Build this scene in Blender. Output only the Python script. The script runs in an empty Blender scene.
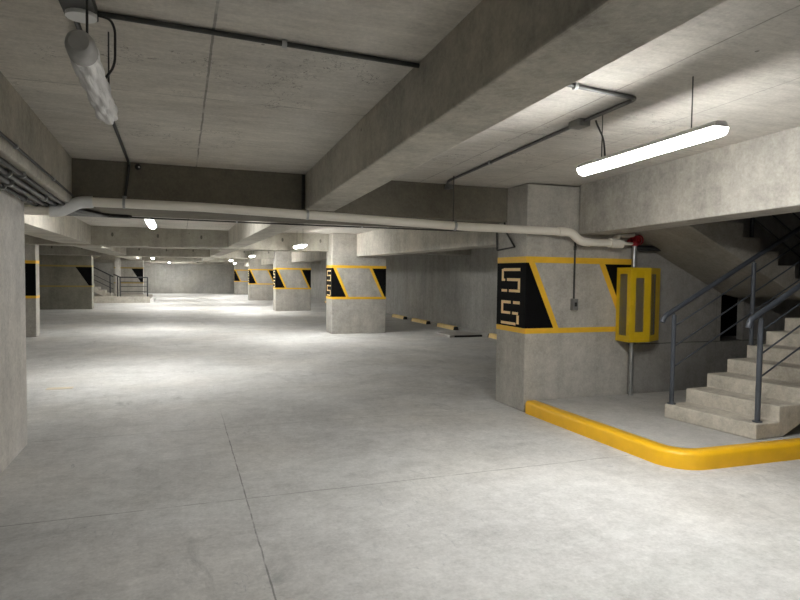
import bpy, bmesh, math, random
from mathutils import Vector, Matrix
random.seed(4)
sc = bpy.context.scene
COL = sc.collection
PI = math.pi

# ------------------------------------------------------------------ materials
def new_mat(name):
    m = bpy.data.materials.new(name); m.use_nodes = True
    nt = m.node_tree; nt.nodes.clear()
    out = nt.nodes.new('ShaderNodeOutputMaterial'); b = nt.nodes.new('ShaderNodeBsdfPrincipled')
    nt.links.new(b.outputs[0], out.inputs[0])
    return m, nt, b
def mth(nt, op, a, b=None, c=None):
    n = nt.nodes.new('ShaderNodeMath'); n.operation = op
    for i, v in enumerate((a, b, c)):
        if v is None: continue
        if isinstance(v, (int, float)): n.inputs[i].default_value = v
        else: nt.links.new(v, n.inputs[i])
    return n.outputs[0]
def noise(nt, vec, scale, detail=5, rough=.6, dist=0):
    n = nt.nodes.new('ShaderNodeTexNoise'); n.inputs['Scale'].default_value = scale
    n.inputs['Detail'].default_value = detail; n.inputs['Roughness'].default_value = rough
    n.inputs['Distortion'].default_value = dist
    nt.links.new(vec, n.inputs['Vector']); return n.outputs['Fac']
def mapped(nt, vec, s, rot=(0,0,0)):
    n = nt.nodes.new('ShaderNodeMapping'); n.inputs['Scale'].default_value = s
    n.inputs['Rotation'].default_value = rot
    nt.links.new(vec, n.inputs['Vector']); return n.outputs[0]
def maprange(nt, v, a, b, c, d):
    n = nt.nodes.new('ShaderNodeMapRange'); nt.links.new(v, n.inputs[0])
    for i, x in enumerate((a, b, c, d)): n.inputs[i+1].default_value = x
    return n.outputs[0]
def mixc(nt, fac, a, b, mode='MIX'):
    n = nt.nodes.new('ShaderNodeMix'); n.data_type = 'RGBA'; n.blend_type = mode
    for s, v in ((n.inputs[0], fac), (n.inputs[6], a), (n.inputs[7], b)):
        if isinstance(v, (int, float)): s.default_value = v
        elif isinstance(v, tuple): s.default_value = v if len(v) == 4 else (*v, 1)
        else: nt.links.new(v, s)
    return n.outputs[2]
def line(nt, c, pos, w, wob=None):
    d = mth(nt, 'SUBTRACT', c, pos)
    if wob is not None: d = mth(nt, 'ADD', d, wob)
    return mth(nt, 'LESS_THAN', mth(nt, 'ABSOLUTE', d), w)

def concrete(name, base, var=.28, streak=0.0, lines=(), ymax=None, tie=False, rough=.85, pits=True, bump=.25,
             stains=0.0, blot=.9, cracks=False, hs=(1, 1, 1), lamp_side_dim=None):
    m, nt, b = new_mat(name)
    g = nt.nodes.new('ShaderNodeNewGeometry').outputs['Position']
    sep = nt.nodes.new('ShaderNodeSeparateXYZ'); nt.links.new(g, sep.inputs[0])
    x, y, z = sep.outputs
    n1 = noise(nt, g, blot, 6, .62, .4); n2 = noise(nt, mapped(nt, g, hs), 5.5, 9, .72); n3 = noise(nt, g, 42, 5, .7)
    v = mth(nt, 'ADD', maprange(nt, n1, .3, .7, -var, var), maprange(nt, n2, .3, .7, -var*.8, var*.8))
    n4 = noise(nt, mapped(nt, g, hs), 15, 10, .8)
    v = mth(nt, 'ADD', v, maprange(nt, n4, .34, .66, -var*.75, var*.75))
    v = mth(nt, 'ADD', v, maprange(nt, n3, .3, .7, -.11, .11))
    if streak:
        ns = noise(nt, mapped(nt, g, (4.2, 4.2, .45)), 1.0, 6, .6)
        v = mth(nt, 'ADD', v, maprange(nt, ns, .35, .7, streak, -streak))
    v = mth(nt, 'ADD', v, 1.0)
    dark = tuple(c*.0 for c in base)
    sc_ = nt.nodes.new('ShaderNodeVectorMath'); sc_.operation = 'SCALE'
    sc_.inputs[0].default_value = base; nt.links.new(v, sc_.inputs['Scale'])
    col = sc_.outputs[0]
    tint = noise(nt, g, .5, 3, .5)
    col = mixc(nt, maprange(nt, tint, .45, .75, 0, .35), col, mixc(nt, 1.0, col, (1.06, .98, .86), 'MULTIPLY'))
    if stains:
        s1 = noise(nt, mapped(nt, g, (1.6, .9, 1), (0, 0, .5)), 1.3, 9, .72, 1.2)
        s2 = noise(nt, g, .45, 2, .5)
        f = mth(nt, 'MULTIPLY', maprange(nt, s1, .55, .68, 0, 1), maprange(nt, s2, .46, .6, 0, stains*.8))
        col = mixc(nt, f, col, tuple(c*.58 for c in base))
        s4 = noise(nt, mapped(nt, g, (3.5, 1.3, 1), (0, 0, .9)), 2.4, 10, .78, 1.8)
        s5 = noise(nt, g, .9, 3, .6)
        f = mth(nt, 'MULTIPLY', maprange(nt, s4, .58, .65, 0, 1), maprange(nt, s5, .49, .6, 0, stains*.65))
        col = mixc(nt, f, col, (base[0]*.42, base[1]*.46, base[2]*.52))
        s3 = noise(nt, mapped(nt, g, (1.0, 2.3, 1), (0, 0, .3)), 2.1, 8, .7, .6)
        col = mixc(nt, maprange(nt, s3, .56, .72, 0, .35), col, tuple(min(1, c*1.28) for c in base))
    if lamp_side_dim:
        k = maprange(nt, x, lamp_side_dim[0]-.01, lamp_side_dim[0]+.01, 1.0, lamp_side_dim[1])  # colour lowered past this x to tone down the overlit lamp side
        v2 = nt.nodes.new('ShaderNodeVectorMath'); v2.operation = 'SCALE'
        nt.links.new(col, v2.inputs[0]); nt.links.new(k, v2.inputs['Scale']); col = v2.outputs[0]
    mask = None
    if pits:
        vo = nt.nodes.new('ShaderNodeTexVoronoi'); vo.inputs['Scale'].default_value = 4.5
        nt.links.new(g, vo.inputs['Vector'])
        big = noise(nt, g, 3.0, 2)
        mask = mth(nt, 'LESS_THAN', vo.outputs['Distance'], maprange(nt, big, .5, .75, 0.0, .075))
        mask = mth(nt, 'MULTIPLY', mask, .6)
    wob = maprange(nt, noise(nt, g, 3, 4), .2, .8, -.006, .006)
    for (ax, pos, w, s) in lines:
        c = {'x': x, 'y': y, 'z': z}[ax]
        l = mth(nt, 'MULTIPLY', line(nt, c, pos, w, wob), s)
        brk = maprange(nt, noise(nt, g, 4.0, 3), .36, .5, .25, 1)
        l = mth(nt, 'MULTIPLY', l, brk)
        if ymax is not None: l = mth(nt, 'MULTIPLY', l, maprange(nt, y, ymax-1.2, ymax, 1, 0))
        mask = l if mask is None else mth(nt, 'MAXIMUM', mask, l)
    if cracks:
        dw = noise(nt, g, 1.1, 6, .7)
        cr = mth(nt, 'LESS_THAN', mth(nt, 'ABSOLUTE', mth(nt, 'SUBTRACT', dw, .5)), .0022)
        cr = mth(nt, 'MULTIPLY', cr, maprange(nt, noise(nt, g, .6, 2), .52, .6, 0, .6))
        mask = cr if mask is None else mth(nt, 'MAXIMUM', mask, cr)
    if tie:
        fx = mth(nt, 'MULTIPLY', mth(nt, 'SUBTRACT', mth(nt, 'FRACT', mth(nt, 'DIVIDE', x, 1.05)), .5), 1.05)
        dz = mth(nt, 'MULTIPLY', mth(nt, 'SUBTRACT', z, 2.56), .55)
        d = mth(nt, 'SQRT', mth(nt, 'ADD', mth(nt, 'POWER', fx, 2), mth(nt, 'POWER', dz, 2)))
        t = mth(nt, 'MULTIPLY', mth(nt, 'LESS_THAN', d, .028), .7)
        mask = t if mask is None else mth(nt, 'MAXIMUM', mask, t)
    if mask is not None: col = mixc(nt, mask, col, tuple(c*.13 for c in base))
    nt.links.new(col, b.inputs['Base Color'])
    b.inputs['Roughness'].default_value = rough
    b.inputs['Specular IOR Level'].default_value = .3
    bp = nt.nodes.new('ShaderNodeBump'); bp.inputs['Strength'].default_value = bump; bp.inputs['Distance'].default_value = .02
    h = mth(nt, 'ADD', mth(nt, 'MULTIPLY', n2, .7), mth(nt, 'MULTIPLY', n3, .25))
    nt.links.new(h, bp.inputs['Height']); nt.links.new(bp.outputs[0], b.inputs['Normal'])
    return m

def plain(name, col, rough=.5, metal=0, var=.12, scale=9, bump=0, wear=None, spec=.5):
    m, nt, b = new_mat(name)
    g = nt.nodes.new('ShaderNodeNewGeometry').outputs['Position']
    n = noise(nt, g, scale, 6, .65)
    v = maprange(nt, n, .3, .7, 1-var, 1+var)
    s = nt.nodes.new('ShaderNodeVectorMath'); s.operation = 'SCALE'
    s.inputs[0].default_value = col; nt.links.new(v, s.inputs['Scale'])
    c = s.outputs[0]
    if wear:
        w = noise(nt, g, 7, 8, .75)
        c = mixc(nt, maprange(nt, w, .62, .74, 0, .7), c, wear)
    nt.links.new(c, b.inputs['Base Color'])
    b.inputs['Roughness'].default_value = rough; b.inputs['Metallic'].default_value = metal
    b.inputs['Specular IOR Level'].default_value = spec
    if bump:
        bp = nt.nodes.new('ShaderNodeBump'); bp.inputs['Strength'].default_value = bump; bp.inputs['Distance'].default_value = .01
        nt.links.new(noise(nt, g, scale*4, 4), bp.inputs['Height']); nt.links.new(bp.outputs[0], b.inputs['Normal'])
    return m
def emis(name, col, s):
    m, nt, b = new_mat(name)
    b.inputs['Base Color'].default_value = (.9, .9, .9, 1)
    b.inputs['Emission Color'].default_value = (*col, 1); b.inputs['Emission Strength'].default_value = s
    return m

LAMP = 94.0
M = {}
M['floor'] = concrete('floor_concrete', (.545, .545, .535), var=.16, ymax=7.6, rough=.66, pits=False, bump=.16, stains=1.0, blot=1.1,
    lines=(('x', .45, .005, .6), ('y', 4.44, .006, .5), ('y', 6.57, .006, .4)))
M['ceil'] = concrete('ceiling_concrete', (.58, .555, .51), var=.15, rough=.9, streak=.0, blot=.8, hs=(.35, 1.5, 1), lamp_side_dim=(1.5, .86),
    lines=(('x', .165, .007, .6), ('y', 4.38, .005, .5), ('x', 2.7, .006, .5), ('x', 3.6, .004, .45)), cracks=True)
M['beam'] = concrete('beam_concrete', (.43, .41, .36), var=.19, streak=.09)
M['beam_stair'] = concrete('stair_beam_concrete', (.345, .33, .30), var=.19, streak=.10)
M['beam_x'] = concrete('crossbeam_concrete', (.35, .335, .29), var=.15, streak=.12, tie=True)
M['pier'] = concrete('painted_shade_pier_concrete', (.25, .24, .20), var=.17, streak=.08)  # concrete colour darkened to stand for the shade on the broad pier
M['shade_faded_stripe'] = plain('shaded_faded_stripe_paint', (.36, .27, .09), .7)  # faded band paint, darkened further for the shade it lies in
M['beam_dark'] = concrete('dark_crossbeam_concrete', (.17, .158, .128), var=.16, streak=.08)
M['wall_plain'] = concrete('bay_wall_concrete', (.31, .305, .285), var=.15, streak=.09)
M['void'] = concrete('painted_dark_shaft_concrete', (.012, .012, .012), var=.15)  # near-black base colour paints in the darkness of the stair shaft
M['col'] = concrete('column_concrete', (.41, .395, .36), var=.17, streak=.10)
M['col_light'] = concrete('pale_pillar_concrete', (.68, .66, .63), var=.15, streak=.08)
M['wall'] = concrete('wall_concrete', (.28, .272, .255), var=.15, streak=.09, lines=(('z', .78, .007, .7), ('x', 7.0, .004, .4)))
M['stair'] = concrete('stair_concrete', (.47, .435, .37), var=.2, streak=.1)
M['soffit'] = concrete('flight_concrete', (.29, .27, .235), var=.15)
M['island'] = concrete('island_concrete', (.43, .42, .40), var=.13, rough=.65, pits=False, stains=.5)
M['yellow'] = plain('yellow_kerb_paint', (.86, .48, .012), .45, var=.07, scale=5, bump=.1, wear=(.72, .42, .06))
M['stripe'] = plain('yellow_stripe_paint', (.80, .47, .03), .55, var=.07, wear=(.66, .42, .1))
M['stop'] = plain('yellow_stop_paint', (.78, .58, .24), .6, var=.12)
M['black'] = plain('black_paint', (.004, .004, .0046), .7, var=.2, spec=.09)
M['digit'] = plain('cream_stencil_paint', (.86, .62, .30), .6, var=.06)
M['pvc'] = plain('white_pvc', (.74, .70, .62), .35, var=.06, scale=4)
M['pvc_sleeve'] = plain('grey_white_sleeve', (.66, .67, .66), .3, var=.08)
M['conduit'] = plain('dark_conduit', (.045, .045, .043), .5, .3, var=.25)
M['galv'] = plain('galvanised_steel', (.40, .41, .41), .38, .85, var=.15, scale=14)
M['steel'] = plain('grey_railing_paint', (.062, .07, .085), .45, .2, var=.12)
M['darksteel'] = plain('dark_railing_paint', (.03, .031, .034), .5, .2, var=.1)
M['cab'] = plain('yellow_cabinet_paint', (.62, .41, .008), .35, var=.08, scale=6)
M['red'] = plain('red_valve_paint', (.34, .015, .025), .4, var=.12)
M['rubber'] = plain('black_rubber', (.02, .02, .02), .7)
M['white'] = plain('white_lamp_housing', (.75, .75, .74), .4, var=.04)
M['tube'] = emis('lit_diffuser', (1, .985, .95), LAMP)
M['cap'] = plain('grey_translucent_cap', (.34, .335, .32), .35, var=.15)
M['capglow'] = emis('lit_end_cap', (1, .985, .95), 9.0)
M['dconduit'] = plain('grey_conduit', (.10, .10, .098), .45, .4, var=.2)
M['box'] = plain('grey_junction_box', (.20, .20, .19), .5, .3, var=.15)
M['faded'] = plain('faded_yellow_paint', (.60, .53, .40), .7, var=.1)
def glass_mat():
    m, nt, b = new_mat('cabinet_glass')
    b.inputs['Base Color'].default_value = (.75, .77, .70, 1); b.inputs['Roughness'].default_value = .06
    b.inputs['Transmission Weight'].default_value = .92; b.inputs['IOR'].default_value = 1.1
    return m
M['glass'] = glass_mat()
def wrap_mat():
    m, nt, b = new_mat('crumpled_plastic')
    g = nt.nodes.new('ShaderNodeNewGeometry').outputs['Position']
    n = noise(nt, mapped(nt, g, (55, 5, 55), (.0, .0, .25)), 1, 6, .7)
    nt.links.new(mixc(nt, n, (.66, .65, .64), (1, .99, .97)), b.inputs['Base Color'])
    b.inputs['Roughness'].default_value = .28; b.inputs['Transmission Weight'].default_value = .12
    bp = nt.nodes.new('ShaderNodeBump'); bp.inputs['Strength'].default_value = .6; bp.inputs['Distance'].default_value = .02
    nt.links.new(n, bp.inputs['Height']); nt.links.new(bp.outputs[0], b.inputs['Normal'])
    return m
M['wrap'] = wrap_mat()

# ------------------------------------------------------------------ mesh helpers
class MB:
    def __init__(s): s.v = []; s.f = []; s.sm = []
    def add(s, vs, fs, smooth=False):
        o = len(s.v); s.v += [tuple(v) for v in vs]
        for f in fs: s.f.append(tuple(i+o for i in f)); s.sm.append(smooth)
        return s
    def box(s, x0, x1, y0, y1, z0, z1):
        vs = [(x0,y0,z0),(x1,y0,z0),(x1,y1,z0),(x0,y1,z0),(x0,y0,z1),(x1,y0,z1),(x1,y1,z1),(x0,y1,z1)]
        return s.hexa(vs)
    def hexa(s, vs):
        return s.add(vs, [(3,2,1,0),(4,5,6,7),(0,1,5,4),(1,2,6,5),(2,3,7,6),(3,0,4,7)])
    def prism(s, lo, hi):
        n = len(lo)
        return s.add(list(lo)+list(hi), [tuple(range(n-1,-1,-1)), tuple(range(n,2*n))] +
                     [(i,(i+1)%n,n+(i+1)%n,n+i) for i in range(n)])
    def tube(s, path, r, seg=12, rs=None):
        P = [Vector(p) for p in path]; n = len(P)
        t0 = (P[1]-P[0]).normalized()
        up = Vector((0,0,1)) if abs(t0.z) < .9 else Vector((1,0,0))
        nrm = t0.cross(up).normalized(); rings = []
        for i in range(n):
            a = (P[i]-P[i-1]).normalized() if i else t0
            b = (P[i+1]-P[i]).normalized() if i < n-1 else a
            t = (a+b).normalized() if (a+b).length > 1e-6 else a
            nrm = (nrm - t*nrm.dot(t)).normalized(); bn = t.cross(nrm)
            k = 1/max(.5, t.dot(a)); rr = (rs[i] if rs else r)
            rings.append([P[i]+(nrm*math.cos(2*PI*j/seg)+bn*math.sin(2*PI*j/seg))*rr*(1 if i in (0,n-1) else min(k,1.3)) for j in range(seg)])
        vs = [v for R in rings for v in R]; fs = []
        for i in range(n-1):
            for j in range(seg):
                k = (j+1)%seg; fs.append((i*seg+j, i*seg+k, (i+1)*seg+k, (i+1)*seg+j))
        s.add(vs, fs, True)
        s.add(rings[0], [tuple(range(seg-1,-1,-1))]); s.add(rings[-1], [tuple(range(seg))])
        return s
    def build(s, name, mat, parent=None, off=(0,0,0), bevel=0, center=False):
        off = Vector(off)
        if center:
            xs = [v[0] for v in s.v]; ys = [v[1] for v in s.v]; zs = [v[2] for v in s.v]
            off = Vector(((min(xs)+max(xs))/2, (min(ys)+max(ys))/2, min(zs)))
        me = bpy.data.meshes.new(name)
        me.from_pydata([tuple(Vector(v)-off) for v in s.v], [], s.f)
        me.polygons.foreach_set('use_smooth', s.sm); me.materials.append(mat)
        bm = bmesh.new(); bm.from_mesh(me); bmesh.ops.recalc_face_normals(bm, faces=bm.faces); bm.to_mesh(me); bm.free()
        o = bpy.data.objects.new(name, me); COL.objects.link(o)
        if parent is not None: o.parent = parent
        else: o.location = off
        if bevel:
            b = o.modifiers.new('edge', 'BEVEL'); b.width = bevel; b.segments = 2; b.limit_method = 'ANGLE'
        return o
def smooth_path(pts, rad=.08, n=5):
    P = [Vector(p) for p in pts]; out = [P[0]]
    for i in range(1, len(P)-1):
        a = (P[i-1]-P[i]); b = (P[i+1]-P[i]); r = min(rad, a.length*.45, b.length*.45)
        p0 = P[i]+a.normalized()*r; p1 = P[i]+b.normalized()*r
        for k in range(n+1):
            t = k/n; out.append(p0*(1-t)**2+P[i]*2*t*(1-t)+p1*t*t)
    out.append(P[-1]); return out
class Thing:
    def __init__(s, name, label, cat, loc, group=None):
        s.o = bpy.data.objects.new(name, None); COL.objects.link(s.o); s.o.location = loc; s.loc = Vector(loc)
        s.o.empty_display_size = .1
        if name == 'concrete_column': s.o['kind'] = 'thing'
        tag(s.o, label, cat, group)
    def part(s, name, mb, mat, under=None, bevel=0, label=None):
        o = mb.build(name, mat, under if under is not None else s.o, s.loc, bevel)
        if label: o['label'] = label
        return o
def tag(o, label, cat, group=None):
    o['label'] = label; o['category'] = cat
    if group: o['group'] = group
    return o
def single(name, mb, mat, label, cat, group=None, bevel=0):
    return tag(mb.build(name, mat, center=True, bevel=bevel), label, cat, group)
def struct(name, mb, mat, bevel=0):
    o = mb.build(name, mat, center=True, bevel=bevel); o['kind'] = 'structure'; return o
def copy_tree(o, parent=None):
    c = o.copy(); COL.objects.link(c)
    if parent is not None: c.parent = parent
    for ch in list(o.children): copy_tree(ch, c)
    return c

# ------------------------------------------------------------------ levels
SL, BB, Y0, K = 2.76, 2.36, 6.73, .034          # slab underside, beam underside, first cross beam, rise of near slab
def zs(y): return SL + max(0, Y0-y)*K
def zb(y): return BB + max(0, Y0-y)*K
XR, CW, CD = 3.907, 1.56, .69                    # right column row
ROWS = [6.26, 16.07, 26.43, 37.0, 47.3]
BEAMY = [6.73, 16.5, 26.9, 37.4, 48.44]

# ------------------------------------------------------------------ shell
struct('floor', MB().box(-8.2, 9.5, -6.2, 49.6, -.2, 0), M['floor'])
cm = MB()
cm.box(-8.2, 8.6, Y0, 49.6, SL, SL+.2)
def slope_slab(x0, x1, y0, y1):
    cm.hexa([(x0,y0,zs(y0)),(x1,y0,zs(y0)),(x1,y1,zs(y1)),(x0,y1,zs(y1)),(x0,y0,zs(y0)+.2),(x1,y0,zs(y0)+.2),(x1,y1,zs(y1)+.2),(x0,y1,zs(y1)+.2)])
slope_slab(-8.2, 5.02, -6.2, Y0); slope_slab(5.02, 9.5, -6.2, 2.0)
struct('ceiling', cm, M['ceil'])
struct('wall_back', MB().box(-8.2, 8.6, 49.2, 49.6, 0, SL), M['wall_plain'])
struct('wall_left', MB().box(-8.2, -7.9, -6.2, 49.2, 0, 3.2), M['wall'])
struct('wall_right', MB().box(8.35, 8.6, 6.9, 49.2, 0, SL), M['wall_plain'])
struct('wall_behind', MB().box(-8.2, 9.5, -6.4, -6.1, 0, 3.3), M['wall'])
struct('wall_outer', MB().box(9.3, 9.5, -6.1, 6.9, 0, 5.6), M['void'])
ws = MB()
YW = 6.30
ws.box(5.47, 7.08, YW, 6.9, 0, SL+.3); ws.box(7.08, 9.3, YW, 6.9, 0, .78); ws.box(7.08, 9.3, YW, 6.9, 1.45, SL+.3); ws.box(7.50, 9.3, YW, YW+.1, .78, 1.45)
ws.box(5.02, 9.3, YW+.0, 6.9, SL+.3, 5.6)
struct('wall_stair', ws, M['wall'])
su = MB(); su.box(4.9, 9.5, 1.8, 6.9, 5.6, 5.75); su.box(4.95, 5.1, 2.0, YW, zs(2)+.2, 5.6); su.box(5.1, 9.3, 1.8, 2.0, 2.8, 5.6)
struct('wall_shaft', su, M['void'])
struct('shade_backing_1', MB().box(7.05, 9.3, 6.84, 6.9, .7, 1.5), M['black'])  # black sheet painting in the darkness behind the wall opening

# ------------------------------------------------------------------ columns
def stripes(t, x0, x1, y, xl, two=True):
    """painted band on the front face (facing -y) and on the side facing -x"""
    e = .004
    t.part('painted_band', MB().box(x0-e, x1+e, y-e, y+.004, 1.815, 1.89).box(x0-e, x0+.003, y-e, y+CD, 1.815, 1.89), M['stripe'], label='upper yellow painted band')
    t.part('painted_band', MB().box(x0-e, x1+e, y-e, y+.004, .955, 1.02).box(x0-e, x0+.003, y-e, y+CD, .955, 1.02), M['stripe'], label='lower yellow painted band')
def trap(mb, y, pts, e=.003):
    mb.prism([(x, y-e, z) for x, z in pts], [(x, y+.003, z) for x, z in pts]); return mb
def glyph(mb, x, yc, zc, segs, h=.30, w=.44):
    # stencil numeral on a face looking towards -x; u runs from far (left) to near (right)
    for (u0, v0, u1, v1) in segs:
        ya, yb = yc + w/2 - u0*w, yc + w/2 - u1*w
        mb.box(x-.006, x+.002, min(ya,yb), max(ya,yb), zc-h/2+v0*h, zc-h/2+v1*h)
    return mb
S1 = [(.10,.88,1.0,1.0),(.0,.55,.10,.97),(.0,.46,.18,.56),(.30,.46,1.0,.58),(.90,.12,1.0,.48),(.42,0,1.0,.11),(.0,0,.30,.11)]
S2 = [(.0,.88,.52,1.0),(.66,.88,1.0,1.0),(.0,.50,.10,.88),(.0,.44,.50,.55),(.62,.44,.92,.55),(.86,.06,.97,.42),(.0,.0,.80,.11)]
def make_column(x0, y, label):
    t = Thing('concrete_column', label, 'column', (x0+CW/2, y+CD/2, 0), 'striped columns along the right of the aisle')
    x1 = x0+CW
    t.part('shaft', MB().box(x0, x1, y, y+CD, 0, SL), M['col'], bevel=.012)
    stripes(t, x0, x1, y, 0)
    t.part('black_panel', trap(MB(), y, [(x0-.003,1.02),(x0+.40,1.02),(x0+.035,1.815),(x0-.003,1.815)])
           .box(x0-.003, x0+.002, y, y+CD, 1.02, 1.815), M['black'], label='black painted panel wrapping the near corner')
    t.part('slanted_stripe', trap(MB(), y, [(x0+.40,1.02),(x0+.475,1.02),(x0+.12,1.815),(x0+.035,1.815)], .004), M['stripe'], label='slanted yellow stripe')
    t.part('black_panel', trap(MB(), y, [(x0+1.52,1.02),(x0+CW,1.02),(x0+CW,1.815),(x0+1.15,1.815)]), M['black'], label='black painted panel at the far edge')
    t.part('slanted_stripe', trap(MB(), y, [(x0+1.445,1.02),(x0+1.52,1.02),(x0+1.15,1.815),(x0+1.065,1.815)], .004), M['stripe'], label='second slanted yellow stripe')
    t.part('stencil_numeral', glyph(MB(), x0-.002, y+CD/2, 1.60, S1), M['digit'], label='upper cream stencilled S shape')
    t.part('stencil_numeral', glyph(MB(), x0-.002, y+CD/2, 1.19, S2), M['digit'], label='lower cream stencilled 5 shape')
    return t.o
clabels = ['wide nearest concrete column at the stair island, two large stencilled marks facing the aisle',
           'concrete column second in the right row, black and yellow band, standing before the wheel stops',
           'concrete column third in the right row, black panels at both sides of its band',
           'concrete column fourth in the right row, partly hidden behind the third',
           'last and smallest striped concrete column of the right row, by the far wall']
c0 = make_column(XR, ROWS[0], clabels[0])
for y, lb in zip(ROWS[1:], clabels[1:]):
    c = copy_tree(c0); c.location = (XR+CW/2, y+CD/2, 0); c['label'] = lb

t = Thing('concrete_column', 'bare grey concrete pillar nearest on the left, cut by the left edge, under the conduits', 'column', (-2.0, 5.6, 0))
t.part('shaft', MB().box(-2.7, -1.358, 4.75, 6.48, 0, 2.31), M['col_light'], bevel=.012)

def left_column(x0, x1, y, d, label, mirrored=True, mat='col', paint='stripe'):
    t = Thing('concrete_column', label, 'column', ((x0+x1)/2, y+d/2, 0))
    t.part('shaft', MB().box(x0, x1, y, y+d, 0, SL), M[mat], bevel=.012)
    e = .004
    t.part('painted_band', MB().box(x0-e, x1+e, y-e, y+.003, 1.815, 1.89).box(x1-.003, x1+e, y-e, y+d, 1.815, 1.89), M[paint], label='upper yellow painted band')
    t.part('painted_band', MB().box(x0-e, x1+e, y-e, y+.003, .955, 1.02).box(x1-.003, x1+e, y-e, y+d, .955, 1.02), M[paint], label='lower yellow painted band')
    t.part('black_panel', trap(MB(), y, [(x1-.12,1.02),(x1+.003,1.02),(x1+.003,1.815),(x1-.62,1.815)]) if mirrored else
           trap(MB(), y, [(x1-.5,1.02),(x1+.003,1.02),(x1+.003,1.815),(x1-.5,1.815)]), M['black'], label='black painted panel at the aisle edge')
    return t
tl = left_column(-5.2, -3.34, 16.98, .42, 'concrete column half hidden behind the nearest left pillar, black panel and bright side', False)
tl.part('slanted_stripe', MB().hexa([(-3.342,17.05,1.815),(-3.334,17.05,1.815),(-3.334,17.12,1.815),(-3.342,17.12,1.815)][::1] +
        [(-3.342,17.0,1.89),(-3.334,17.0,1.89),(-3.334,17.07,1.89),(-3.342,17.07,1.89)]), M['stripe'])
left_column(-7.0, -3.56, 28.8, .6, 'broad shaded concrete pier left of the far stairs, with a faint band and black triangle', mat='pier', paint='shade_faded_stripe')
left_column(-3.56, -2.02, 38.0, .66, 'far left column behind the railing of the distant island, black triangle at its edge', paint='shade_faded_stripe')
single('concrete_post', MB().box(-3.26, -3.03, 35.6, 35.85, 0, BB+.2), M['col'], 'slim pale post at the left end of the distant island railing', 'post')

# ------------------------------------------------------------------ beams
def beam_prism(xl0, xr0, y0, xl1, xr1, y1, z0a, z1a, top=SL+.02):
    # y0 far, y1 near; bottom z given at each end
    ta, tb = zs(y0)+.02, zs(y1)+.02
    return MB().hexa([(xl1,y1,z1a),(xr1,y1,z1a),(xr0,y0,z0a),(xl0,y0,z0a),(xl1,y1,tb),(xr1,y1,tb),(xr0,y0,ta),(xl0,y0,ta)])
G = 'downstand beams under the slab'
def beam(mb, mat, label): return single('concrete_beam', mb, mat, label, 'beam', None, .012)
beam(beam_prism(1.32, 1.655, Y0, 1.25, 1.65, -6.1, zb(Y0), zb(-6.1)), M['beam'], 'big diagonal-looking concrete beam overhead in the middle, running from the camera to the pipe')
beam(beam_prism(-1.7, -1.0, Y0, -1.7, -1.06, -6.1, 2.30, 2.30+.03*12.8), M['beam'], 'concrete beam along the upper left edge, carrying the bundle of conduits')
beam(beam_prism(4.62, 5.02, 6.22, 4.7, 5.05, -6.1, 2.17, 2.17+.026*12.3), M['beam_stair'], 'brightly lit concrete beam over the stairs, right of the glowing tube lamp')
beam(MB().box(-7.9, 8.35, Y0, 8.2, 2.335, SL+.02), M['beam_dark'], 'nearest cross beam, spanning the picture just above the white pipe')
xs_lab = ['cross beam with tie holes seen just below the white pipe, over the second column', 'third cross beam, over the third column row',
          'fourth cross beam, small and far, over the fourth column row', 'furthest cross beam close to the far wall']
for y, lb in zip(BEAMY[1:], xs_lab):
    beam(MB().box(-7.9, 8.35, y, y+.75, 2.275, SL+.02), M['beam_x'], lb)
bays = [(8.2, 16.5), (17.25, 26.9), (27.65, 37.4), (38.15, 48.44)]
nb = ['second bay', 'third bay', 'fourth bay', 'fifth bay']
pos = [['middle beam of the second bay, slanting above the hanging lamps, beyond the white pipe', 'pale left-hand beam of the second bay, seen under the conduit ends', 'bright beam of the second bay running from the second column to the first'],
       ['middle beam of the third bay, its lit underside above the distant lamps', 'left-hand beam of the third bay, a thin pale sliver above the broad pier', 'beam of the third bay ending on top of the third column'],
       ['middle beam of the fourth bay, tiny, over the far lamps', 'left-hand beam of the fourth bay, above the distant island', 'beam of the fourth bay ending on the fourth column'],
       ['middle beam of the last bay before the far wall', 'left-hand beam of the last bay before the far wall', 'right-hand beam of the last bay, ending on the last column']]
for (y0, y1), lbs in zip(bays, pos):
    beam(MB().box(1.2, 1.6, y0-.02, y1+.02, 2.325, SL+.02), M['beam'], lbs[0])
    beam(MB().box(-2.7, -2.05, y0-.02, y1+.02, 2.31, SL+.02), M['beam'], lbs[1])
    beam(MB().box(4.60, 5.05, y0-.02, y1+.02, 2.14, SL+.02), M['beam'], lbs[2])

# ------------------------------------------------------------------ stair island and kerb
isl = Thing('raised_island', 'raised concrete island at right with a thick yellow painted kerb, carrying the stairs', 'traffic island', (6.4, 5.1, 0))
def rounded(x0, y0, r, x1, y1, n=10):
    # outline from the column corner down the aisle edge, round the corner, along the front edge
    pts = [(x0-.055, y1)]
    for k in range(n+1):
        a = PI + (PI/2)*k/n; pts.append((x0+r+r*math.cos(a), y0+r+r*math.sin(a)))
    pts.append((x1, y0-.16)); return pts
outer = rounded(3.955, 3.88, .32, 9.3, 6.2); inner = rounded(4.085, 4.01, .22, 9.3, 6.2)
core = inner + [(9.3, 6.2)]
isl.part('island_top', MB().prism([(x,y,0) for x,y in core], [(x,y,.148) for x,y in core]), M['island'])
ring = MB(); n = len(outer)
vs = [(x,y,0) for x,y in outer] + [(x,y,.128) for x,y in outer]
def inset(a, b, t): return [(p[0]*(1-t)+q[0]*t, p[1]*(1-t)+q[1]*t) for p, q in zip(a, b)]
rows = [[(x,y,-.001) for x,y in outer], [(x,y,.118) for x,y in outer], [(x,y,.14) for x,y in inset(outer,inner,.07)], [(x,y,.152) for x,y in inset(outer,inner,.22)], [(x,y,.153) for x,y in inner], [(x,y,0) for x,y in inner]]
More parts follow.
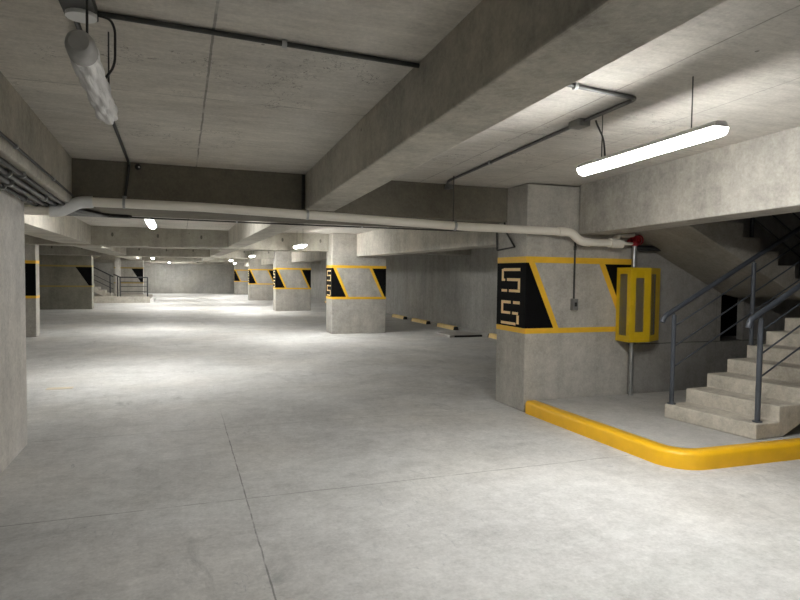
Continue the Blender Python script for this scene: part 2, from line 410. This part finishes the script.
vs = [v for R in rows for v in R]; fs = []
for i in range(len(rows)-1):
    for j in range(n-1): fs.append((i*n+j, i*n+j+1, (i+1)*n+j+1, (i+1)*n+j))
ring.add(vs, fs, True)
ring.add([r[0] for r in rows], [tuple(range(len(rows)))]); ring.add([r[-1] for r in rows], [tuple(range(len(rows)))])
isl.part('painted_kerb', ring, M['yellow'], label='bright yellow painted kerb')

# ------------------------------------------------------------------ stairs
O = Vector((4.90, 5.04, 0)); U = Vector((1, .02, 0)); W = Vector((.135, -.99, 0))
RZ, TR = .15, .30
def SP(a, b, z): p = O + U*a + W*b; return (p.x, p.y, z)
NS = 8
st = Thing('concrete_staircase', 'raw concrete staircase rising to the right from the yellow-edged island', 'staircase', SP(1.3, .5, .15))
prof = []
for i in range(NS):
    prof += [(i*TR, .15+RZ*i), (i*TR, .15+RZ*(i+1))]
prof += [(NS*TR+.02, .15+RZ*NS), (NS*TR+.02, .15+RZ*NS-.30), (.36, .15)]
fl = MB().prism([SP(a, 0, z-.002) for a, z in prof], [SP(a, 1.0, z-.002) for a, z in prof])
st.part('lower_flight', fl, M['stair'], bevel=.012)
st.part('landing', MB().box(7.31, 9.28, 3.9, YW-.002, 1.39, 1.50), M['soffit'], bevel=.01)
def UP(x, y, z): return (x, y, z)
NU = 7; pu = []
for i in range(NU):
    pu += [(7.31-i*.29, 1.50+.16*i), (7.31-i*.29, 1.50+.16*(i+1))]
xe = 7.31-NU*.29
pu += [(xe, 1.50+.16*NU), (xe, 1.50+.16*NU-.36), (7.10, 1.43), (7.31, 1.39)]
st.part('upper_flight', MB().prism([(x, 5.2, z) for x, z in pu], [(x, YW-.002, z) for x, z in pu]), M['soffit'], bevel=.01)

def railing(label, b, group, ptop, posts, aend, mat, end=True):
    th = Thing('stair_railing', label, 'railing', SP(.14, b, .3))
    sl = .5
    def rz(a): return 1.30 + sl*(a-.04)
    path = [SP(-.05, b, rz(-.05)-.06), SP(-.035, b, rz(-.035)+.0), SP(aend, b, rz(aend))]
    if b < .5: path = [SP(-.10, b, rz(-.1)-.05), SP(-.07, b, rz(-.07)), SP(aend, b, rz(aend))]
    th.part('handrail', MB().tube(smooth_path(path, .05), .027, 12), mat)
    for a in posts:
        k = math.floor(a/TR+1e-6); zbse = .15 + RZ*(k+1)
        pm = MB().tube([SP(a, b, zbse-.003), SP(a, b, rz(a)-.055)], .025, 12).tube([SP(a, b, rz(a)-.06), SP(a, b, rz(a)-.02)], .01, 8)
        po = th.part('post', pm, mat)
        th.part('base_plate', MB().tube([SP(a, b, zbse-.003), SP(a, b, zbse+.008)], .045, 12), mat, under=po)
    for dz in (.18, .40, .62):
        th.part('bar', MB().tube([SP(posts[0], b, rz(posts[0])-dz), SP(aend, b, rz(aend)-dz)], .0085, 8), mat)
    return th
railing('grey steel stair railing on the far side of the steps, beside the yellow cabinet', .035, None, 0, (.06, 1.22, 2.3), 2.36, M['steel'])
railing('grey steel stair railing on the near side of the steps, at the right edge', .93, None, 0, (.11, 1.3, 2.3), 2.36, M['steel'])
# railing of the upper flight
ur = Thing('stair_railing', 'dark railing of the upper flight, in the black opening at the top right', 'railing', (7.3, 5.24, 1.65))
def uz(x): return 1.66 + (7.2-x)*.55
for x in (7.2, 6.35): ur.part('post', MB().tube([(x, 5.26, uz(x)-.16), (x, 5.26, uz(x)+.92)], .022), M['darksteel'])
ur.part('handrail', MB().tube([(7.3, 5.26, uz(7.3)+.92), (5.3, 5.26, uz(5.3)+.92)], .027), M['darksteel'])
for dz in (.25, .47, .7): ur.part('bar', MB().tube([(7.2, 5.26, uz(7.2)+dz), (5.4, 5.26, uz(5.4)+dz)], .009, 8), M['darksteel'])
lr = Thing('landing_railing', 'black landing railing high behind the stairs at the right edge', 'railing', (7.6, 4.5, 1.50))
for y in (4.1, 5.15): lr.part('post', MB().tube([(9.1, y, 1.499), (9.1, y, 2.42)], .022), M['darksteel'])
lr.part('handrail', MB().tube([(9.1, 4.02, 2.42), (9.1, 5.2, 2.42)], .027), M['darksteel'])
for z in (1.74, 1.96, 2.18): lr.part('bar', MB().tube([(9.1, 4.1, z), (9.1, 5.15, z)], .009, 8), M['darksteel'])

# ------------------------------------------------------------------ yellow hose cabinet
cb = Thing('hose_cabinet', 'yellow steel fire cabinet with narrow glass windows, on the wall beside the column', 'cabinet', (5.4, 6.0, .84))
fp = [(5.24, 6.25), (5.22, 5.97), (5.53, 5.97), (5.84, 6.14), (5.84, 6.25)]
z0, z1 = .845, 1.775
def slab(z, h): return MB().prism([(x,y,z) for x,y in fp], [(x,y,z+h) for x,y in fp])
cb.part('bottom_panel', slab(z0, .03), M['cab']); cb.part('top_panel', slab(z1-.03, .03), M['cab'])
cb.part('back_panel', MB().box(5.25, 5.83, 6.235, 6.252, z0+.03, z1-.03), M['cab'])
def framed(p, q, l, r, b, tp, th=.012):
    """flat face from p to q with a window cut between fractions l..r and heights b..tp; returns frame and pane"""
    p = Vector((*p, 0)); q = Vector((*q, 0)); d = q-p; nrm = Vector((-d.y, d.x, 0)).normalized()*th
    def blk(mb, f0, f1, za, zc, k=1):
        a = p+d*f0; c = p+d*f1
        base = [a, c, c+nrm*k, a+nrm*k]
        mb.prism([(v.x,v.y,za) for v in base], [(v.x,v.y,zc) for v in base])
    f = MB(); blk(f, 0, l, z0+.03, z1-.03); blk(f, r, 1, z0+.03, z1-.03); blk(f, l, r, z0+.03, z0+b); blk(f, l, r, z1-tp, z1-.03)
    g = MB(); blk(g, l, r, z0+b, z1-tp, .35)
    return f, g
f, g = framed(fp[1], fp[2], .27, .68, .13, .13); d = cb.part('door', f, M['cab'], bevel=.003); cb.part('window_pane', g, M['glass'], under=d)
cb.part('door_latch', MB().box(5.24, 5.26, 5.952, 5.972, 1.31, 1.35), M['cab'], under=d)
f, g = framed(fp[0], fp[1], .25, .75, .08, .08); d = cb.part('side_panel', f, M['cab'], bevel=.003); cb.part('window_pane', g, M['glass'], under=d)
f, g = framed(fp[2], fp[3], .12, .55, .08, .08); d = cb.part('side_panel', f, M['cab'], bevel=.003); cb.part('window_pane', g, M['glass'], under=d)
# riser pipe through the cabinet, with the red valve on top
rp = Thing('riser_pipe', 'galvanised vertical riser pipe passing behind the yellow cabinet, red valve on top', 'pipe', (5.40, 6.13, .148))
rp.part('pipe', MB().tube([(5.40, 6.13, .147), (5.40, 6.13, 2.06)], .028), M['galv'])
rp.part('clamp', MB().tube([(5.40, 6.13, .70), (5.40, 6.13, .74)], .036), M['galv'])
vv = rp.part('valve', MB().tube([(5.40, 6.13, 2.05), (5.40, 6.13, 2.075), (5.40, 6.13, 2.08), (5.40, 6.13, 2.15), (5.40, 6.13, 2.16), (5.40, 6.13, 2.175)], .05, 14, rs=[.045, .045, .062, .062, .045, .045])
        .tube([(5.31, 6.13, 2.10), (5.40, 6.13, 2.10)], .036).tube([(5.40, 6.06, 2.12), (5.40, 6.13, 2.12)], .045), M['red'], label='red painted valve body')
rp.part('valve_wheel', MB().tube([(5.40+.055*math.cos(a*PI/6), 6.045, 2.12+.055*math.sin(a*PI/6)) for a in range(13)], .008, 8)
        .tube([(5.40, 6.065, 2.12), (5.40, 6.04, 2.12)], .012, 8), M['red'], under=vv)
single('steel_pipe', MB().tube([(5.44, 6.16, 2.03), (7.0, 6.2, 2.03)], .035), M['darksteel'], 'dark horizontal pipe running from the red valve into the shade under the stair flight', 'pipe')

# ------------------------------------------------------------------ drain pipe
wp = Thing('drain_pipe', 'long cream plastic pipe crossing the picture under the nearest cross beam', 'pipe', (1.6, 6.4, 2.2))
R = .047
A = [(-1.30, 6.62, 2.225), (-1.08, 6.62, 2.225)]
wp.part('pipe', MB().tube([(-1.40, 6.62, 2.225), (-1.10, 6.62, 2.225)], R, 16), M['pvc'])
wp.part('elbow', MB().tube(smooth_path([(-1.17, 6.60, 2.222), (-1.08, 6.60, 2.225), (-.92, 6.60, 2.318), (-.80, 6.60, 2.325)], .1), R*1.24, 16), M['pvc_sleeve'], label='shiny grey-white elbow sleeve')
wp.part('pipe', MB().tube([(-.86, 6.60, 2.325), (.197, 6.56, 2.322), (1.6, 6.40, 2.268), (3.05, 6.18, 2.205), (4.26, 6.08, 2.185)], R, 16), M['pvc'], label='long straight run')
wp.part('coupling', MB().tube([(4.22, 6.08, 2.186), (4.32, 6.08, 2.185)], R*1.16, 16), M['pvc'])
wp.part('elbow', MB().tube(smooth_path([(4.30, 6.08, 2.185), (4.40, 6.07, 2.182), (4.53, 6.06, 2.075), (4.66, 6.05, 2.068)], .07), R*1.08, 16), M['pvc'])
wp.part('pipe', MB().tube([(4.62, 6.05, 2.068), (4.97, 6.05, 2.070)], R*.95, 16), M['pvc'], label='short run after the bend')
wp.part('tee', MB().tube([(4.95, 6.05, 2.07), (5.13, 6.05, 2.072)], R*1.32, 16).tube([(5.01, 6.05, 2.08), (5.09, 6.05, 2.17)], R*.9, 14), M['pvc'])
wp.part('branch', MB().tube([(5.06, 6.05, 2.13), (5.12, 6.05, 2.165), (5.34, 6.09, 2.185)], R*.62, 12), M['pvc'])
wp.part('branch', MB().tube([(5.11, 6.05, 2.07), (5.33, 6.10, 2.075)], R*.45, 12), M['pvc'])
for i, x in enumerate((-.52, 1.285, 2.92)):
    y = 6.58 if x < 0 else (6.43 if x < 2 else 6.19); z = 2.325 if x < 0 else (2.28 if x < 2 else 2.21)
    wp.part('strap', MB().tube([(x-.012, y, z), (x+.012, y, z)], R*1.12, 16), M['galv'])
hr = [(-.52, 6.60), (1.285, 6.45), (2.98, 6.20)]

# ------------------------------------------------------------------ conduits
def conduit(name, pts, r, label, straps=(), mat='conduit', rad=.05, cat='conduit', sw=.012):
    th = Thing(name, label, cat, pts[0])
    th.part('tube', MB().tube(smooth_path(pts, rad), r, 10), M[mat])
    for (x, y, z, ax) in straps:
        v = {'x': (1,0,0), 'y': (0,1,0), 'z': (0,0,1)}[ax]; v = Vector(v)*sw
        th.part('strap', MB().tube([Vector((x,y,z))-v, Vector((x,y,z))+v], r*1.7, 10), M['galv'])
    return th
zc = lambda y, d=.018: zs(y)-d
conduit('surface_conduit', [(-.39, 3.2, zc(3.2)), (1.305, 3.28, zc(3.28))], .0135, 'dark conduit across the ceiling from the unlit lamp to the big overhead beam', [(.52, 3.24, zc(3.24), 'x')])
conduit('surface_conduit', [(-.46, 2.2, zc(2.2)), (-.48, 5.2, zc(5.2)), (-.48, 6.71, zc(6.7)-.005), (-.53, 6.715, 2.33)], .0135,
        'dark conduit along the left ceiling, past the unlit lamp and down the cross beam', [(-.48, 5.0, zc(5.0), 'y'), (-.525, 6.715, 2.40, 'z')])
cr = conduit('surface_conduit', [(2.28, 3.24, zc(3.24)), (2.90, 3.31, zc(3.3)), (2.90, 3.8, zc(3.8)), (2.95, 6.45, zc(6.45)), (3.04, 6.71, zc(6.7)-.02)], .0145,
        'grey conduit on the lit right ceiling, bending behind the glowing lamp towards the cross beam', [(2.36, 3.25, zc(3.24), 'x'), (2.93, 5.4, zc(5.4), 'y')], 'dconduit')
cr.part('junction_box', MB().box(2.85, 2.95, 3.86, 4.0, zc(3.9)-.035, zc(3.9)+.02), M['box'], bevel=.005)
cr.part('junction_box', MB().box(3.03, 3.09, 6.62, 6.735, zc(6.7)-.05, zc(6.7)), M['box'])
conduit('hanger_rod', [(2.92, 6.235, zs(6.235)+.002), (2.92, 6.235, 2.235)], .006, 'thin dark hanger rod dropping from the ceiling box to the middle of the cream pipe', (), 'conduit', cat='hanger')
conduit('surface_conduit', [(1.295, 6.71, SL-.01), (1.29, 6.71, 2.37)], .016, 'upright dark conduit in the corner where the big beam meets the cross beam', (), 'conduit')
bz = lambda y: 2.30 + .03*(Y0-y)
xb_ = lambda y: -1.0 - .06*(Y0-y)/12.8
conduit('surface_conduit', [(xb_(3.0)+.012, 3.0, bz(3)+.085), (xb_(6.7)+.012, 6.7, bz(6.7)+.085)], .010, 'thin top conduit on the upper left beam, separate from the bundle below',
        [(xb_(y)+.012, y, bz(y)+.085, 'y') for y in (4.55, 5.75)])
for k, (x, r, dz, lb, ys) in enumerate([
    (-1.06, .017, .0, 'upper conduit of the bundle over the nearest left pillar', (5.0,)),
    (-1.13, .021, .004, 'second conduit down in the bundle over the nearest left pillar', (4.9, 6.1)),
    (-1.21, .021, .008, 'third conduit down in the bundle over the nearest left pillar', (5.3,)),
    (-1.30, .018, .012, 'lowest conduit of the bundle, close to the nearest left pillar', (5.5, 6.2))]):
    conduit('surface_conduit', [(x-.02, 3.0, bz(3)-r-dz), (x, 6.5, bz(6.5)-r-dz), (x+.10, 7.2, 2.285-.012*k), (x+.20+.05*k, 7.95, 2.318-.004*k), (x+.50+.07*k, 8.10-.03*k, 2.322-.004*k)], r, lb,
            [(x, y, bz(y)-r-dz, 'y') for y in ys], 'dconduit' if k in (1, 2) else 'conduit', .12)
conduit('cross_conduit', [(-.72, 8.16, 2.318), (1.6, 8.14, 2.310), (3.895, 8.1, 2.312), (3.895, 6.975, 2.26)], .010, 'thin black conduit running across the picture just below the cream pipe',
        [(-.36, 8.16, 2.318, 'x'), (.70, 8.15, 2.314, 'x'), (2.4, 8.13, 2.311, 'x')])
single('cable_loop', MB().tube(smooth_path([(3.885, 6.95, 2.25), (3.885, 6.95, 2.17), (3.887, 6.94, 1.985), (3.887, 6.50, 2.01), (3.887, 6.73, 2.22), (3.887, 6.76, 2.33)], .02, 4), .011, 8),
       M['conduit'], 'black cable bent in an open loop on the aisle side of the nearest column', 'cable')
sn = Thing('ceiling_sensor_knob', 'small round black knob with a pale dot on the dark cross beam at upper left', 'sensor', (-.40, 6.72, 2.70))
sn.o.name = 'sensor_knob'
sn.part('body', MB().tube([(-.40, 6.735, 2.715), (-.40, 6.70, 2.715), (-.40, 6.685, 2.715), (-.40, 6.675, 2.715)], .03, 14, rs=[.03, .03, .024, .012]), M['rubber'])
sn.part('dot', MB().tube([(-.388, 6.683, 2.708), (-.388, 6.674, 2.708)], .009, 10), M['white'], label='pale dot')
oc = Thing('light_switch', 'grey switch box on a thin conduit dropping down the front of the nearest column', 'switch', (4.59, 6.24, 1.24))
oc.part('conduit', MB().tube([(4.59, 6.245, 2.16), (4.59, 6.245, 1.38)], .012, 10), M['conduit'])
bx = oc.part('box', MB().box(4.55, 4.63, 6.205, 6.262, 1.235, 1.38), M['box'], bevel=.006)
oc.part('rocker', MB().box(4.575, 4.605, 6.198, 6.208, 1.285, 1.335), M['rubber'], under=bx)
oc.part('coupling', MB().tube([(4.59, 6.245, 1.98), (4.59, 6.245, 2.03)], .018, 10), M['conduit'])

# ------------------------------------------------------------------ lamps
def lamp(label, x, y0, y1, za, zb_=None, ztop=lambda y: SL, group='lit tube lamps hanging from the slab'):
    zb_ = za if zb_ is None else zb_                      # height at y0 and at y1
    th = Thing('tube_lamp', label, 'lamp', (x, (y0+y1)/2, (za+zb_)/2), group)
    Z = lambda y: za + (zb_-za)*(y-y0)/(y1-y0)
    hp = [(-.059,.0335),(.059,.0335),(.059,.04),(.035,.07),(-.035,.07),(-.059,.04)]
    th.part('housing', MB().prism([(x+p,y0,Z(y0)+q) for p,q in hp], [(x+p,y1,Z(y1)+q) for p,q in hp]), M['white'])
    a = [(.058*math.cos(t), .036+.055*math.sin(t)) for t in [PI+PI*k/10 for k in range(11)]]
    sec = lambda ya, yb: MB().prism([(x+p,ya,Z(ya)+q) for p,q in a], [(x+p,yb,Z(yb)+q) for p,q in a])
    th.part('diffuser', sec(y0+.012, y1-.012), M['tube'], label='glowing diffuser')
    th.part('end_cap', sec(y0, y0+.012), M['capglow']); th.part('end_cap', sec(y1-.012, y1), M['capglow'])
    for y in (y0+.22, y1-.22): th.part('hanger_rod', MB().tube([(x, y, Z(y)+.06), (x, y, ztop(y)+.005)], .004, 6), M['conduit'])
    return th.o
l0 = lamp('large glowing tube lamp hanging from the right ceiling in the foreground', 2.965, 2.68, 3.96, 2.50, 2.46, zs)
m0 = lamp('lit lamp hanging in the second bay, to the right of the middle beam', 2.86, 14.6, 15.85, 2.32)
for (x, y, z, lb) in [(-.43, 10.3, 2.385, 'lit lamp left of centre, just below the cream pipe'),
                   (-.45, 18.3, 2.46, 'lit lamp of the left lamp row hidden behind the second cross beam'),
                   (-.5, 29.0, 2.36, 'added lit lamp on the left, unseen behind the third cross beam, brightening the far floor'),  # this and the next three are unseen lamps added to lift the far floor
                   (2.8, 29.0, 2.36, 'added lit lamp on the right, unseen behind the third cross beam, brightening the far floor'),
                   (-.6, 40.0, 2.36, 'added lit lamp on the left, unseen behind the fourth cross beam, brightening the far floor'),
                   (2.8, 40.0, 2.36, 'added lit lamp on the right, unseen behind the fourth cross beam, brightening the far floor'),
                   (2.82, 25.6, 2.32, 'small lit lamp of the third bay, left of the second-bay lamp'),
                   (2.72, 35.2, 2.32, 'tiny lit lamp of the fourth bay, leftmost of the right lamp row'),
                   (-1.32, 33.4, 2.32, 'tiny lit lamp above the distant island on the left'),
                   (-.75, 47.3, 2.32, 'tiny lit lamp in front of the far wall'),
                   (3.7, 44.5, 2.30, 'faint lamp near the last column and the far wall'),
                   ]:
    c = copy_tree(m0); c.location = (x, y, z); c['label'] = lb
# lamp of the rest of the hall, behind the camera
c = copy_tree(m0); c.location = (2.9, -4.6, 2.6); c['label'] = 'lamp of the hall behind the viewpoint, not in the picture'
# unlit lamp wrapped in plastic
ul = Thing('wrapped_lamp', 'unlit tube lamp wrapped in crumpled white plastic, hanging at the upper left', 'lamp', (-.345, 3.0, 2.45))
def wrapped(y0, y1, x0, x1, z0, z1):
    mb = MB(); n, seg = 70, 48; vs = []
    for i in range(n+1):
        t = i/n; rr = .051*(1 - .06*t) * (1 if t < .97 else .85)
        if t < .03: rr *= .85
        for j in range(seg):
            a = 2*PI*j/seg
            fold = 1 +   .20*abs(math.sin(2.5*a + 8*t + .6*math.sin(9*t))) - .10 + .07*math.sin(8*a - 15*t) + .03*math.sin(37*t+3*a) + .025*math.sin(13*a+21*t)
            vs.append((x0+(x1-x0)*t + rr*fold*math.cos(a), y0+(y1-y0)*t, z0+(z1-z0)*t + rr*fold*.95*math.sin(a)))
    fs = [(i*seg+j, i*seg+(j+1)%seg, (i+1)*seg+(j+1)%seg, (i+1)*seg+j) for i in range(n) for j in range(seg)]
    mb.add(vs, fs, True); mb.add(vs[:seg], [tuple(range(seg-1,-1,-1))]); mb.add(vs[-seg:], [tuple(range(seg))]); return mb
ul.part('plastic_wrap', wrapped(2.62, 3.56, -.352, -.355, 2.50, 2.468), M['wrap'], label='crumpled translucent white plastic wrapping')
ul.part('end_cap', MB().tube([(-.352, 2.55, 2.504), (-.352, 2.56, 2.504), (-.352, 2.585, 2.503), (-.352, 2.66, 2.499)], .05, 20, rs=[.035, .047, .053, .054]), M['cap'], label='grey rounded end cap')
ul.part('hanger_rod', MB().tube([(-.345, 2.72, 2.53), (-.345, 2.72, zs(2.72)+.005)], .005, 8), M['conduit'])
ul.part('hanger_rod', MB().tube([(-.34, 3.45, 2.49), (-.34, 3.45, zs(3.45)+.005)], .004, 8), M['conduit'])
ul.part('cord', MB().tube(smooth_path([(-.36, 3.2, zc(3.2)-.01), (-.305, 3.19, 2.84), (-.285, 3.18, 2.79), (-.285, 3.17, 2.62), (-.33, 3.1, 2.52)], .05), .006, 8), M['conduit'])
cp = Thing('junction_box', 'dark ceiling junction box with a round pale cover above the wrapped lamp', 'junction box', (-.43, 3.1, 2.8))
cp.part('box', MB().box(-.50, -.36, 2.95, 3.24, zs(3.24)-.045, zs(2.95)+.0), M['conduit'], bevel=.006)
cp.part('cover', MB().tube([(-.425, 3.16, zs(3.16)-.065), (-.425, 3.16, zs(3.16)-.042)], .066, 24), M['white'], label='round pale cover plate')
# cord of the lit lamp
single('lamp_cord', MB().tube(smooth_path([(2.95, 3.80, zc(3.8)-.01), (2.955, 3.79, 2.80), (2.965, 3.72, 2.68), (2.965, 3.70, 2.535)], .06), .007, 8), M['conduit'],
       'short dark cord dropping from the ceiling box to the large glowing lamp', 'cord')

# ------------------------------------------------------------------ wheel stops and the far right bays
def stop(y0, y1, label):
    x0, x1 = 7.74, 7.90
    pr = [(x0, 0), (x0+.02, .10), (x0+.04, .115), (x1-.04, .115), (x1-.02, .10), (x1, 0)]
    th = Thing('wheel_stop', label, 'wheel stop', ((x0+x1)/2, (y0+y1)/2, 0), 'yellow wheel stops along the right wall')
    th.part('block', MB().prism([(x, y0, z) for x, z in pr], [(x, y1, z) for x, z in pr]), M['stop'])
    for y in (y0-.05, y1): th.part('end_pad', MB().prism([(x, y, z*.9) for x, z in pr], [(x, y+.05, z*.9) for x, z in pr]), M['rubber'])
for y0, y1, lb in [(20.75, 22.0, 'yellow wheel stop by the right wall, next to the second column edge'), (18.55, 19.9, 'yellow wheel stop by the right wall, second from the second column'),
                   (16.4, 17.65, 'yellow wheel stop by the right wall, third from the second column, nearest the grey slab'), (12.6, 14.2, 'yellow wheel stop partly hidden behind the nearest column'),
                   (32.2, 33.6, 'yellow wheel stop seen in the gap between the second and third columns')]:
    stop(y0, y1, lb)
pad = Thing('concrete_pad', 'low grey concrete slab with a dark edge on the floor before the right wall', 'slab', (7.2, 14.9, 0))
pad.part('top', MB().box(6.72, 7.68, 14.45, 15.4, -.001, .055), M['island'], bevel=.005)
pad.part('edge_strip', MB().box(6.86, 7.68, 14.435, 14.452, -.001, .05), M['rubber'], label='black edge strip')  # thin black strip along the near face of the slab

# faded paint dash on the floor at the left
single('paint_dash', MB().box(-1.75, -1.42, 9.40, 9.55, -.001, .003), M['faded'], 'faded yellow dash painted on the bright floor at the left', 'paint mark')

# ------------------------------------------------------------------ distant island with railing and stairs on the left
di = Thing('raised_island', 'distant raised concrete island at the left, with railing and pale kerb end', 'traffic island', (-2.4, 36, 0))
di.part('island_top', MB().box(-5.8, -1.5, 34.3, 37.9, 0, .33), M['beam'])
di.part('kerb_end', MB().box(-1.5, -1.33, 34.6, 37.9, 0, .2), M['white'], label='pale kerb end')
dr = Thing('island_railing', 'small dark railing along the front of the distant island', 'railing', (-2.4, 34.5, .33))
for x in (-3.06, -2.94, -1.62): dr.part('post', MB().tube([(x, 34.5, .329), (x, 34.5, 1.36)], .035, 8), M['darksteel'])
dr.part('handrail', MB().tube([(-3.25, 34.5, 1.5), (-2.94, 34.5, 1.34), (-1.62, 34.5, 1.34)], .035, 8), M['darksteel'])
for z in (.6, .86, 1.1): dr.part('bar', MB().tube([(-2.94, 34.5, z), (-1.62, 34.5, z)], .016, 8), M['darksteel'])
ds = Thing('concrete_staircase', 'distant shaded staircase rising left behind the broad pier', 'staircase', (-4.2, 35, .33))
pf = []
for i in range(9): pf += [(-3.4-i*.3, .328+.16*i), (-3.4-i*.3, .328+.16*(i+1))]
pf += [(-3.4-2.7, .328+1.44), (-3.4-2.7, 1.45), (-3.75, .328)]
ds.part('lower_flight', MB().prism([(x, 34.8, z) for x, z in pf], [(x, 35.9, z) for x, z in pf]), M['beam'])
ds.part('upper_flight', MB().hexa([(-5.9, 36.1, 1.6), (-3.6, 36.1, 2.75), (-3.6, 37.2, 2.75), (-5.9, 37.2, 1.6), (-5.9, 36.1, 1.85), (-4.1, 36.1, 2.75), (-4.1, 37.2, 2.75), (-5.9, 37.2, 1.85)]), M['stair'])
dl = Thing('stair_railing', 'dark railing of the distant staircase, sloping up to the left', 'railing', (-4, 34.75, .9))
for x, z in ((-3.45, .49), (-4.6, 1.13)): dl.part('post', MB().tube([(x, 34.86, z-.01), (x, 34.86, z+.95)], .03, 8), M['darksteel'])
for dz in (.3, .55, .95): dl.part('handrail' if dz > .9 else 'bar', MB().tube([(-3.3, 34.86, .41+dz), (-5.6, 34.86, 1.63+dz)], .034 if dz > .9 else .016, 8), M['darksteel'])

# ------------------------------------------------------------------ camera, world, view
cd = bpy.data.cameras.new('camera'); co = bpy.data.objects.new('camera', cd); COL.objects.link(co)
cd.lens = 27.0; cd.sensor_width = 36.0; cd.clip_start = .02; cd.clip_end = 200
v1 = Vector((180-400, 272-300, 600)).normalized()
v2 = Vector((2037.0-400, 295-300, 600)).normalized()
v3 = v1.cross(v2)
if v3.y > 0: v3 = -v3
Rw = Matrix((v2, v1, v3))                       # camera axes (right, down, forward) -> world
r, u, b = Rw @ Vector((1,0,0)), Rw @ Vector((0,-1,0)), Rw @ Vector((0,0,-1))
mw = Matrix(((r.x,u.x,b.x,0),(r.y,u.y,b.y,0),(r.z,u.z,b.z,1.65),(0,0,0,1)))
co.matrix_world = mw
sc.camera = co
w = bpy.data.worlds.new('world'); sc.world = w; w.use_nodes = True
w.node_tree.nodes['Background'].inputs[0].default_value = (.5, .5, .5, 1)
w.node_tree.nodes['Background'].inputs[1].default_value = 0.0
sc.view_settings.view_transform = 'Standard'; sc.view_settings.look = 'None'
sc.view_settings.exposure = 1.0; sc.view_settings.gamma = 1.0; sc.view_settings.use_curve_mapping = False
cy = sc.cycles
cy.max_bounces = 12; cy.diffuse_bounces = 8; cy.glossy_bounces = 4; cy.transmission_bounces = 6
cy.use_denoising = True; cy.sample_clamp_indirect = 8.0; cy.use_light_tree = True
